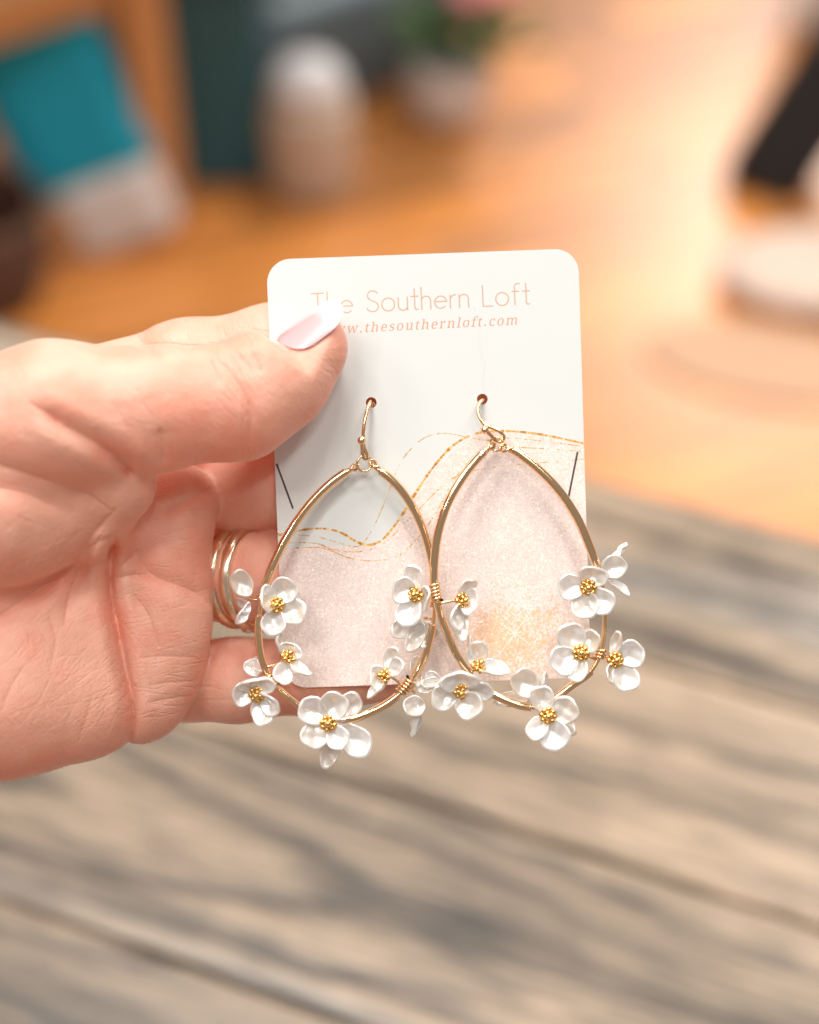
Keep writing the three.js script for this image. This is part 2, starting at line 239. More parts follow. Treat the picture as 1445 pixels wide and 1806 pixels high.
  const P = Math.PI, letters = {
    T: [0.60, (c) => { c.m(0, 1); c.l(0.6, 1); c.m(0.3, 1); c.l(0.3, 0); }],
    h: [0.46, (c) => { c.m(0, 1.05); c.l(0, 0); c.m(0, 0.4); c.a(0.22, 0.4, 0.22, P, 0); c.l(0.44, 0); }],
    e: [0.60, (c) => { c.m(0.03, 0.33); c.l(0.59, 0.33); c.a(0.3, 0.3, 0.29, 0.1, P * 1.75, 1); }],
    S: [0.56, (c) => { c.m(0.52, 0.88); c.b(0.42, 1.04, 0.04, 1.06, 0.05, 0.74); c.b(0.06, 0.5, 0.55, 0.52, 0.55, 0.26); c.b(0.55, -0.06, 0.1, -0.06, 0.0, 0.16); }],
    o: [0.64, (c) => { c.m(0.62, 0.31); c.a(0.31, 0.31, 0.31, 0, P * 2); }],
    u: [0.46, (c) => { c.m(0, 0.62); c.l(0, 0.24); c.a(0.22, 0.22, 0.22, P, P * 2, 1); c.m(0.44, 0.62); c.l(0.44, 0); }],
    t: [0.34, (c) => { c.m(0.17, 1.0); c.l(0.17, 0.12); c.b(0.17, 0, 0.24, 0, 0.32, 0.02); c.m(0, 0.64); c.l(0.34, 0.64); }],
    r: [0.28, (c) => { c.m(0, 0.62); c.l(0, 0); c.m(0, 0.36); c.b(0.02, 0.55, 0.14, 0.64, 0.28, 0.62); }],
    n: [0.46, (c) => { c.m(0, 0.62); c.l(0, 0); c.m(0, 0.4); c.a(0.22, 0.4, 0.22, P, 0); c.l(0.44, 0); }],
    L: [0.46, (c) => { c.m(0, 1); c.l(0, 0); c.l(0.46, 0); }],
    f: [0.34, (c) => { c.m(0.36, 1.0); c.b(0.14, 1.06, 0.12, 0.9, 0.12, 0.76); c.l(0.12, 0); c.m(0, 0.64); c.l(0.32, 0.64); }],
  };
  g.save(); g.translate(tx0, ty0); g.rotate(ang);
  const text = 'The Southern Loft', gap = 0.165, space = 0.52; let adv = 0;
  for (const ch of text) adv += ch === ' ' ? space : letters[ch][0] + gap;
  const fit = Math.hypot(tx1 - tx0, ty1 - ty0) / ((adv - gap) * capH); let x = 0; g.lineWidth = 2.1 * K;
  for (const ch of text) {
    if (ch === ' ') { x += space; continue; }
    const X = (q) => (x + q) * capH * fit, Y = (q) => -q * capH;
    g.beginPath(); letters[ch][1]({ m: (a, b) => g.moveTo(X(a), Y(b)), l: (a, b) => g.lineTo(X(a), Y(b)), b: (a, b, c, d, e2, f2) => g.bezierCurveTo(X(a), Y(b), X(c), Y(d), X(e2), Y(f2)), a: (cx, cy, r, s, e2, ccw) => { for (let k = 0; k <= 28; k++) { const t = s + (e2 - s) * k / 28; g.lineTo(X(cx + r * Math.cos(t)), Y(cy + r * Math.sin(t))); } } }); g.stroke();
    x += letters[ch][0] + gap;
  }
  g.restore();
  const [wx0, wy0] = u(566, 590), [wx1, wy1] = u(913, 572.5), url = 'www.thesouthernloft.com';
  g.save(); g.translate(wx0, wy0); g.rotate(Math.atan2(wy1 - wy0, wx1 - wx0)); g.transform(1, 0, -0.22, 1, 0, 0); g.font = `${23 * K}px serif`;
  const ws = [...url].map((ch) => g.measureText(ch).width), tot = ws.reduce((a, b) => a + b), ls = (Math.hypot(wx1 - wx0, wy1 - wy0) - tot) / (url.length - 1); let wx = 0;
  g.fillStyle = 'rgb(207,152,123)'; [...url].forEach((ch, i) => { g.fillText(ch, wx, 0); wx += ws[i] + ls; });
  g.restore();
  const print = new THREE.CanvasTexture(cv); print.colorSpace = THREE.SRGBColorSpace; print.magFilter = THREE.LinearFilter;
  // paper relief: fine tooth and the bent crease above the second hole
  const BW = 720, BH = 998, cre = [[838, 540], [843, 560], [845, 590], [849, 618], [853, 640], [851, 668], [852, 700]].map(([a, b]) => { const q = u(a, b); return [q[0] / 2, q[1] / 2]; });
  const relief = dataTexture(BW, BH, (a, b, x0, y0) => {
    const y = BH - 1 - y0; let d = 1e9, side = 0;
    for (let i = 0; i + 1 < cre.length; i++) { const [ax, ay] = cre[i], [bx, by] = cre[i + 1], t = clamp(((x0 - ax) * (bx - ax) + (y - ay) * (by - ay)) / ((bx - ax) ** 2 + (by - ay) ** 2)), q = Math.hypot(x0 - ax - t * (bx - ax), y - ay - t * (by - ay)); if (q < d) d = q, side = x0 - ax - t * (bx - ax); }
    const v = 0.3 + 0.06 * fbm(x0 / 3, y / 3, 2, 2) + 0.5 * Math.exp(-((d / 2.2) ** 2)) + 0.1 * Math.exp(-((d / 14) ** 2)); return [v, v, v];
  });
  const sh = new THREE.Shape(), hw = CW / 2, hh = CH / 2, R = 0.0042;
  sh.moveTo(-hw + R, -hh); sh.lineTo(hw - R, -hh); sh.absarc(hw - R, -hh + R, R, -P / 2, 0); sh.lineTo(hw, hh - R); sh.absarc(hw - R, hh - R, R, 0, P / 2); sh.lineTo(-hw + R, hh); sh.absarc(-hw + R, hh - R, R, P / 2, P); sh.lineTo(-hw, -hh + R); sh.absarc(-hw + R, -hh + R, R, P, P * 1.5);
  for (const [px, py] of [[655, 710], [851, 704]]) { const [a, b] = onCard(px, py), h = new THREE.Path(); h.absarc(a, b, 0.00095, 0, P * 2, true); sh.holes.push(h); }
  const geo = new THREE.ExtrudeGeometry(sh, { depth: CT, bevelEnabled: false, curveSegments: 20 }).translate(0, 0, -CT), p = geo.attributes.position, uv = geo.attributes.uv;
  for (let i = 0; i < p.count; i++) uv.setXY(i, p.getX(i) / CW + 0.5, p.getY(i) / CH + 0.5);
  geo.applyMatrix4(CARDM).translate(-base.x, -base.y, -base.z);
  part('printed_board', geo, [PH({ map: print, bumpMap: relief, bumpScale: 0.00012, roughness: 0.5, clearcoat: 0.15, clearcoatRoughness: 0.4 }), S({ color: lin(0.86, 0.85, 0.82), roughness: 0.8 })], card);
}

/* ------------------------------------------------------------------ earrings */
const gold = PH({ color: lin(0.96, 0.66, 0.39), metalness: 1, roughness: 0.1 }), goldWire = PH({ color: lin(0.93, 0.63, 0.36), metalness: 1, roughness: 0.2 }), goldBead = PH({ color: lin(0.80, 0.49, 0.17), metalness: 1, roughness: 0.24 });
const pearl = [[0.94, 0.92, 0.885], [0.93, 0.895, 0.84], [0.94, 0.93, 0.915]].map(([r, g, b]) => PH({ color: lin(r, g, b), roughness: 0.3, metalness: 0.3, clearcoat: 1, clearcoatRoughness: 0.05, iridescence: 1, iridescenceIOR: 1.4, iridescenceThicknessRange: [100, 330], transmission: 0.5, thickness: 0, sheen: 0.3, sheenColor: lin(1, 0.95, 0.95), sheenRoughness: 0.4 }));
const tube = (pts, r, seg, closed = false, rs = 12) => new THREE.TubeGeometry(new THREE.CatmullRomCurve3(pts, closed, 'centripetal'), seg, r, rs, closed);
// a cupped petal with a rolled rim; unit length along +x from its base, unit width, facing +z
function petalGeometry(k) {
  const NR = 10, NT = 30, pos = [], idx = [], ph = k * 2.1, cup = [0.30, 0.22, 0.36, 0.26, 0.4, 0.3][k % 6];
  const place = (rho, th, side) => {
    const c = Math.cos(th), s = Math.sin(th), wob = 1 + 0.035 * Math.sin(3 * th + ph) + 0.025 * Math.sin(5 * th + ph * 2);
    let x = 0.5 + 0.5 * rho * c * wob, y = 0.5 * rho * s * wob * (1 - 0.26 * Math.pow(clamp(0.5 - 0.5 * c), 1.6));
    const dome = cup * (rho * rho - 0.35 * Math.pow(rho, 5)) * (0.85 + 0.3 * Math.sin(2 * th + ph)) + 0.05 * Math.sin(x * 10 + ph) * Math.cos(y * 12 + ph) * (1 - rho * 0.4);
    const half = 0.042 * Math.sqrt(Math.max(0, 1 - Math.pow(rho, 8))) * (1 + 1.0 * Math.exp(-(((rho - 0.88) / 0.1) ** 2)));
    return [x, y, dome + side * half];
  };
  for (const side of [1, -1]) { pos.push(...place(0, 0, side)); for (let i = 1; i <= NR; i++) { const rho = Math.pow(i / NR, 0.7); for (let j = 0; j < NT; j++) pos.push(...place(rho, j / NT * Math.PI * 2, side)); } }
  const B = 1 + NR * NT, id = (side, i, j) => side * B + 1 + (i - 1) * NT + (j % NT);
  for (let j = 0; j < NT; j++) {
    idx.push(0, id(0, 1, j), id(0, 1, j + 1), B, id(1, 1, j + 1), id(1, 1, j));
    for (let i = 1; i < NR; i++) { const a = id(0, i, j), b = id(0, i + 1, j), c = id(0, i + 1, j + 1), d = id(0, i, j + 1); idx.push(a, b, c, a, c, d); const e = id(1, i, j), f = id(1, i + 1, j), g = id(1, i + 1, j + 1), h = id(1, i, j + 1); idx.push(e, g, f, e, h, g); }
    const a = id(0, NR, j), b = id(0, NR, j + 1), c = id(1, NR, j), d = id(1, NR, j + 1); idx.push(a, c, b, b, c, d);
  }
  const g = new THREE.BufferGeometry(); g.setAttribute('position', new THREE.Float32BufferAttribute(pos, 3)); g.setIndex(idx); g.computeVertexNormals(); return g;
}
const PETALS = [0, 1, 2, 3, 4, 5].map(petalGeometry);
const beadG = new THREE.SphereGeometry(1, 14, 10);
const stamenG = (() => { const l = []; for (let k = 0; k < 8; k++) { const a = k / 8 * Math.PI * 2; l.push(beadG.clone().scale(0.00045, 0.00045, 0.00045).translate(Math.cos(a) * 0.00098, Math.sin(a) * 0.00098, 0.0006 + 0.00015 * (k % 2))); } for (let k = 0; k < 4; k++) { const a = k / 4 * Math.PI * 2 + 0.4; l.push(beadG.clone().scale(0.0004, 0.0004, 0.0004).translate(Math.cos(a) * 0.00048, Math.sin(a) * 0.00048, 0.00105)); } l.push(beadG.clone().scale(0.00052, 0.00052, 0.00052).translate(0, 0, 0.0015)); l.push(new THREE.CylinderGeometry(0.0009, 0.0005, 0.0008, 14).rotateX(Math.PI / 2).translate(0, 0, 0.0002)); return mergeGeometries(l.map((g) => g.index ? g.toNonIndexed() : g)); })();
let petalCount = 0;
// centre [px, py, z mm], the way it faces in HOLD, petals [tip px, tip py, rise of the tip in mm, width px, (roll hint x, y, z)], stamen shown?
function flower(parent, [px, py, z], face, petals, stamen = true) {
  const o = at(px, py, z), n = new THREE.Vector3(...face).normalize(), f = new THREE.Group(); f.name = 'flower'; parent.add(f); f.position.copy(o).sub(parent.userData.o);
  for (const [tx, ty, dz, w, hint] of petals) {
    const tip = at(tx, ty, z + dz).sub(o).multiplyScalar(1.07), len = tip.length(), x = tip.clone().normalize(), h = hint ? new THREE.Vector3(...hint).normalize() : n, zz = h.clone().addScaledVector(x, -h.dot(x)).normalize(), y = new THREE.Vector3().crossVectors(zz, x), k = petalCount++;
    const m = part('petal', PETALS[k % 6], pearl[k % 3], f);
    const start = Math.min(0.0006, len * 0.12), L = len - start, wd = w / 10000 * (hint && w < 27 ? 1.1 : 1.24);
    m.matrix.makeBasis(x.clone().multiplyScalar(L), y.multiplyScalar(wd), zz.clone().multiplyScalar(Math.max(L, wd) * 0.92)).setPosition(x.clone().multiplyScalar(start));
    m.matrix.decompose(m.position, m.quaternion, m.scale);
  }
  { let b = null, bd = 1e9; for (let i = 0; i <= 300; i++) { const p = hoopCurve.getPointAt(i / 300), d = p.distanceTo(f.position); if (d < bd) bd = d, b = p; } const q = b.clone().sub(f.position); if (bd > 0.0004) part('stem', tube([q, q.clone().multiplyScalar(0.5).addScaledVector(n, -0.0004), new THREE.Vector3()], 0.00024, 16, false, 8), goldWire, f); }
  if (stamen) { const s = part('stamen', stamenG, goldBead, f); s.quaternion.setFromUnitVectors(new THREE.Vector3(0, 0, 1), n); s.rotateZ(petalCount); s.scale.setScalar(1.12); s.position.copy(n).multiplyScalar(0.0006); }
}
let hoopCurve = null;
function hoopParts(e, pts, sleeves, wraps) {
  const o = e.userData.o, v = pts.map(([x, y, z]) => at(x, y, z).sub(o)), c = new THREE.CatmullRomCurve3(v, false, 'centripetal'); c.arcLengthDivisions = 600; hoopCurve = c;
  part('hoop_wire', new THREE.TubeGeometry(c, 260, 0.00042, 10), goldWire, e);
  const near = (px, py) => { const q = at(px, py, 3).sub(o); let b = 0, bd = 1e9; for (let i = 0; i <= 600; i++) { const p = c.getPointAt(i / 600), d = Math.hypot(p.x - q.x, p.y - q.y); if (d < bd) bd = d, b = i / 600; } return b; };
  for (const [a, b, r] of sleeves) {
    const s = near(...a), t = near(...b), q = []; for (let i = 0; i <= 40; i++) q.push(c.getPointAt(s + (t - s) * i / 40));
    const cc = new THREE.CatmullRomCurve3(q), outer = new THREE.TubeGeometry(cc, 80, r, 18), inner = new THREE.TubeGeometry(cc, 80, r * 0.78, 18); inner.index.array.reverse();
    const rings = [];
    for (const k of [0, 1]) { const tg = cc.getTangentAt(k), g = new THREE.TorusGeometry(r * 0.89, r * 0.12, 8, 24); g.applyQuaternion(new THREE.Quaternion().setFromUnitVectors(new THREE.Vector3(0, 0, 1), tg)).translate(...cc.getPointAt(k).toArray()); rings.push(g); }
    part('tube_sleeve', mergeGeometries([outer, inner, ...rings]), gold, e);
  }
  for (const [px, py, turns, r, pitch] of wraps) {
    const t0 = near(px, py), L = c.getLength(), q = [], N = turns * 14;
    for (let i = 0; i <= N; i++) { const t = clamp(t0 + (i / N - 0.5) * turns * pitch / L), p = c.getPointAt(t), tg = c.getTangentAt(t), a = i / 14 * Math.PI * 2, u = new THREE.Vector3(0, 0, 1).cross(tg).normalize(), w = tg.clone().cross(u); q.push(p.clone().addScaledVector(u, Math.cos(a) * r).addScaledVector(w, Math.sin(a) * r)); }
    part('wire_wrap', tube(q, 0.00026, N * 4, false, 8), goldWire, e);
  }
}
const ringAt = (e, px, py, z, r, w, tilt) => { const g = new THREE.TorusGeometry(r, w, 10, 40); g.rotateX(tilt[0]).rotateY(tilt[1]); const p = at(px, py, z).sub(e.userData.o); return g.translate(p.x, p.y, p.z); };
const twist = (e, a, b, r) => { const A = at(...a).sub(e.userData.o), B = at(...b).sub(e.userData.o), d = B.clone().sub(A), x = d.clone().normalize(), u = new THREE.Vector3(0, 0, 1), w = u.clone().cross(x).normalize(), out = []; for (const ph of [0, Math.PI]) { const q = []; for (let i = 0; i <= 24; i++) { const t = i / 24, k = r * (0.5 + 0.9 * (1 - t)); q.push(A.clone().addScaledVector(d, t).addScaledVector(u, Math.cos(ph + t * 5) * k).addScaledVector(w, Math.sin(ph + t * 5) * k)); } out.push(tube(q, 0.00028, 40, false, 8)); } return mergeGeometries(out); };
const pt = (e, l) => l.map((p) => at(...p).sub(e.userData.o));

const LEFT = held('flower_earring', 'gold teardrop hoop earring with pearly flowers, hanging beside the ringed fingers', 'earring', at(580, 1350, 3), 'pair of floral hoop earrings on the card');
{
  const e = LEFT;
  hoopParts(e, [[624, 826, 2.6], [612, 832, 2.6], [585, 851, 2.7], [553, 882, 2.8], [522, 922, 3], [493, 973, 3.2], [469, 1030, 3.4], [458, 1080, 3.5], [456, 1120, 3.6], [463, 1165, 3.6], [478, 1199, 3.6], [508, 1229, 3.6], [545, 1256, 3.4], [582, 1269, 3.3], [615, 1269, 3.3], [663, 1252, 3.3], [697, 1231, 3.2], [724, 1202, 3], [743, 1172, 2.8], [759, 1125, 2.6], [766, 1085, 2.3], [767, 1040, 2.1], [762, 992, 2], [749, 942, 2], [731, 900, 2.1], [708, 865, 2.3], [686, 842, 2.4], [670, 830, 2.5], [659, 822, 2.5]],
    [[[611, 833], [465, 1040], 0.00078], [[457, 1085], [472, 1188], 0.00068], [[494, 1216], [536, 1250], 0.00058], [[612, 1270], [702, 1227], 0.00074], [[728, 1196], [763, 1102], 0.0007], [[766, 1030], [671, 831], 0.00076]],
    [[480, 1201, 4, 0.00088, 0.0006], [716, 1211, 5, 0.00095, 0.0006], [463, 1052, 2, 0.0008, 0.0007], [767, 1062, 3, 0.0008, 0.0006]]);
  part('jump_ring', ringAt(e, 643, 818, 2.6, 0.00135, 0.00021, [0.15, 0.35]), goldWire, e);
  part('wire_loop', twist(e, [632, 821, 2.6], [612, 832, 2.6], 0.00045), goldWire, e);
  part('wire_loop', twist(e, [653, 812, 2.6], [670, 830, 2.5], 0.0004), goldWire, e);
  part('ear_hook', tube(pt(e, [[660, 735, -6], [660, 716, -4.5], [657, 708, -1.5], [654, 708, 0.9], [650, 718, 2.2], [645, 736, 3], [642, 755, 3.2], [641, 772, 3.1], [643, 790, 3], [648, 803, 2.8], [645, 810, 2.6], [640, 803, 2.9], [639, 790, 3.3], [638, 779, 3.5]]), 0.00034, 110, false, 10), goldWire, e);
  part('bead', beadG.clone().scale(0.00078, 0.00078, 0.00078).translate(...pt(e, [[638, 777, 3.7]])[0].toArray()), gold, e);
  flower(e, [488, 1067, 4.6], [0.05, 0.05, 1], [[512, 1022, 1.2, 44], [538, 1086, 1.4, 43], [479, 1120, 1.6, 38], [456, 1052, 3.4, 46, [1, 0.2, 0.6]]]);
  flower(e, [441, 1056, 3], [-0.9, 0.1, -0.3], [[415, 1008, 1.2, 34, [0.3, -0.2, 1]], [415, 1097, 1.5, 23, [0.7, -0.3, 0.7]], [424, 1062, -3, 26, [0.4, 0, 1]]], false);
  flower(e, [503, 1165, 4.4], [0.45, 0.6, 0.6], [[485, 1122, 1.5, 24, [1, 0.1, 0.25]], [519, 1136, 0.3, 38, [0, -0.2, 1]], [494, 1206, 3, 34, [0.5, 0.5, 0.7]], [543, 1197, 2, 24, [0.1, 1, 0.5]]]);
  flower(e, [457, 1221, 5.2], [-0.15, -0.2, 1], [[411, 1222, 1.6, 40], [450, 1191, 2.8, 62, [0, -0.8, 0.8]], [470, 1277, 1.4, 40], [496, 1250, 2.6, 34, [-0.8, -0.2, 0.7]]]);
  flower(e, [462, 1195, 1.2], [-0.5, 0.3, -0.4], [[438, 1167, -1, 28, [0, 0, 1]], [450, 1165, -2, 22, [0.5, 0, 1]]], false);
  flower(e, [580, 1275, 5], [0, 0.05, 1], [[533, 1238, 1.2, 44], [596, 1221, 1.6, 46], [538, 1311, 1.6, 45], [607, 1318, 1.8, 36]]);
  flower(e, [592, 1276, 2.2], [0.3, -0.2, 0.8], [[630, 1225, 1, 38, [0, 0, 1]], [573, 1349, 0.5, 33, [0.3, 0.2, 1]], [648, 1328, 1.5, 46, [0.2, 0.1, 1]]], false);
  flower(e, [688, 1192, 4.4], [-0.75, 0.1, 0.6], [[652, 1198, 1.2, 42, [-0.2, 0, 1]], [696, 1142, 1, 30, [-0.4, 0, 1]], [714, 1170, 2.6, 30, [-0.9, 0, 0.5]], [652, 1233, 2, 20, [0, 1, 0.5]]]);
  flower(e, [733, 1222, 2.2], [0.6, -0.4, 0.4], [[726, 1262, 1, 38, [0.3, 0.1, 1]], [722, 1294, -0.5, 14, [1, 0, 0.5]], [770, 1196, 0.6, 26, [0, -0.3, 1]], [730, 1158, -0.6, 26, [0.4, 0, 1]]], false);
  flower(e, [739, 1049, 4], [-0.4, 0.05, 0.9], [[694, 1033, 1.2, 43], [729, 997, 1.2, 31], [763, 1062, 2.2, 46, [-0.9, 0, 0.6]], [715, 1104, 1.6, 42]]);
  flower(e, [748, 1090, 2], [0, -0.3, 1], [[690, 1112, 1.2, 33], [720, 1147, 1.4, 29], [762, 1124, -1.2, 32], [742, 1140, 0.4, 30]], false);
}
const RIGHT = held('flower_earring', 'gold teardrop hoop earring with pearly flowers, hanging over the gold printed sparkles', 'earring', at(960, 1320, 4), 'pair of floral hoop earrings on the card');
{
  const e = RIGHT;
  hoopParts(e, [[866, 788, 3.2], [855, 796, 3.6], [836, 816, 3.9], [815, 844, 4.2], [790, 888, 4.5], [774, 937, 4.6], [767, 985, 4.6], [766, 1030, 4.6], [776, 1080, 4.6], [791, 1121, 4.5], [809, 1160, 4.5], [831, 1190, 4.5], [857, 1216, 4.4], [889, 1234, 4.4], [932, 1247, 4.3], [960, 1243, 4.2], [984, 1228, 4.1], [1010, 1208, 4], [1040, 1186, 3.9], [1058, 1155, 3.8], [1066, 1110, 3.8], [1066, 1060, 3.7], [1057, 1012, 3.5], [1042, 970, 3.4], [1018, 914, 3.3], [985, 864, 3.2], [947, 825, 3.1], [914, 799, 3.1], [906, 794, 3.1], [893, 788, 3]],
    [[[853, 798], [766, 1030], 0.0008], [[772, 1060], [829, 1186], 0.0007], [[857, 1216], [936, 1246], 0.0007], [[976, 1234], [1042, 1184], 0.0007], [[1052, 998], [906, 794], 0.00078]],
    [[768, 1045, 5, 0.00085, 0.0006], [1062, 1152, 3, 0.0008, 0.0006]]);
  part('jump_ring', ringAt(e, 876, 783, 3, 0.0012, 0.00021, [0.1, -0.3]), goldWire, e);
  part('wire_loop', twist(e, [872, 782, 3.2], [855, 797, 3.5], 0.00045), goldWire, e);
  part('wire_loop', twist(e, [882, 788, 3], [906, 795, 3.1], 0.0006), goldWire, e);
  part('ear_hook', tube(pt(e, [[858, 730, -6], [857, 712, -4.5], [854, 704, -1.5], [851, 705, 0.9], [845, 713, 2], [843, 724, 2.8], [847, 738, 3.2], [857, 750, 3.4], [870, 755, 3.4], [884, 763, 3.3], [889, 772, 3.2], [884, 779, 3], [875, 777, 3.1], [866, 768, 3.4], [858, 760, 3.6]]), 0.00034, 110, false, 10), goldWire, e);
  part('bead', beadG.clone().scale(0.00072, 0.00072, 0.00072).translate(...pt(e, [[855, 758, 3.8]])[0].toArray()), gold, e);
  flower(e, [808, 1058, 5], [0.55, 0, 0.8], [[830, 1019, 1.4, 28], [843, 1066, 1.4, 43], [797, 1108, 2.6, 34, [0.8, 0, 0.6]], [811, 1129, 0.8, 30]]);
  flower(e, [815, 1215, 6.4], [-0.05, -0.3, 1], [[808, 1180, 3.2, 62, [0, -0.8, 0.8]], [763, 1236, 1.2, 44], [839, 1263, 1.4, 46], [869, 1212, 2.2, 36, [-0.3, -0.6, 0.8]]]);
  flower(e, [836, 1182, 3], [0.5, 0.6, 0.5], [[821, 1124, 0.8, 22, [1, 0, 0.5]], [844, 1131, 1.6, 36, [0.1, -0.2, 1]], [897, 1189, 1.6, 28, [0, 0.7, 0.7]], [872, 1166, 0.3, 24, [0, -0.3, 1]]]);
  flower(e, [785, 1205, 2.6], [-0.5, 0, 0.5], [[744, 1212, 0.6, 22, [0, 0.8, 0.6]], [752, 1190, 0, 26, [0, -0.2, 1]]], false);
  flower(e, [966, 1260, 6], [-0.02, -0.05, 1], [[948, 1211, 1.2, 39], [1017, 1246, 1.3, 46], [986, 1320, 1.3, 47], [938, 1303, 1.8, 34, [-0.4, 0, 0.9]]]);
  flower(e, [944, 1231, 3], [-0.3, 0.4, 0.8], [[913, 1181, 1.4, 44, [0, -0.1, 1]], [958, 1185, 0.6, 16, [1, 0, 0.5]], [877, 1240, -0.6, 27, [0, 0.5, 0.9]], [1010, 1288, -0.6, 30, [0, 0, 1]]], false);
  flower(e, [1037, 1036, 5.2], [-0.05, 0, 1], [[984, 1034, 1.3, 40], [1050, 998, 2, 50, [0, -0.5, 0.9]], [1026, 1090, 1.3, 45], [1077, 1076, 1.3, 40]]);
  flower(e, [1066, 1022, 2.6], [0.7, 0.1, 0.2], [[1092, 981, 1.2, 42, [0.2, -0.1, 1]], [1094, 957, -0.8, 11, [1, 0.4, 0.2]], [1106, 1052, 0, 17, [-0.4, 0.8, 0.5]]], false);
  flower(e, [1025, 1151, 5.2], [-0.1, 0.05, 1], [[996, 1103, 1.2, 46], [1056, 1117, 1.8, 36, [-0.5, 0, 0.9]], [973, 1174, 1.3, 46], [1014, 1202, 2, 36, [-0.2, 0.3, 0.9]]]);
  flower(e, [1082, 1163, 5], [0.15, 0, 1], [[1095, 1115, 1.8, 26, [-0.7, 0.1, 0.7]], [1133, 1144, 1.3, 44], [1115, 1215, 1.3, 42], [1068, 1202, 2.2, 28, [0.7, 0, 0.7]]]);
}

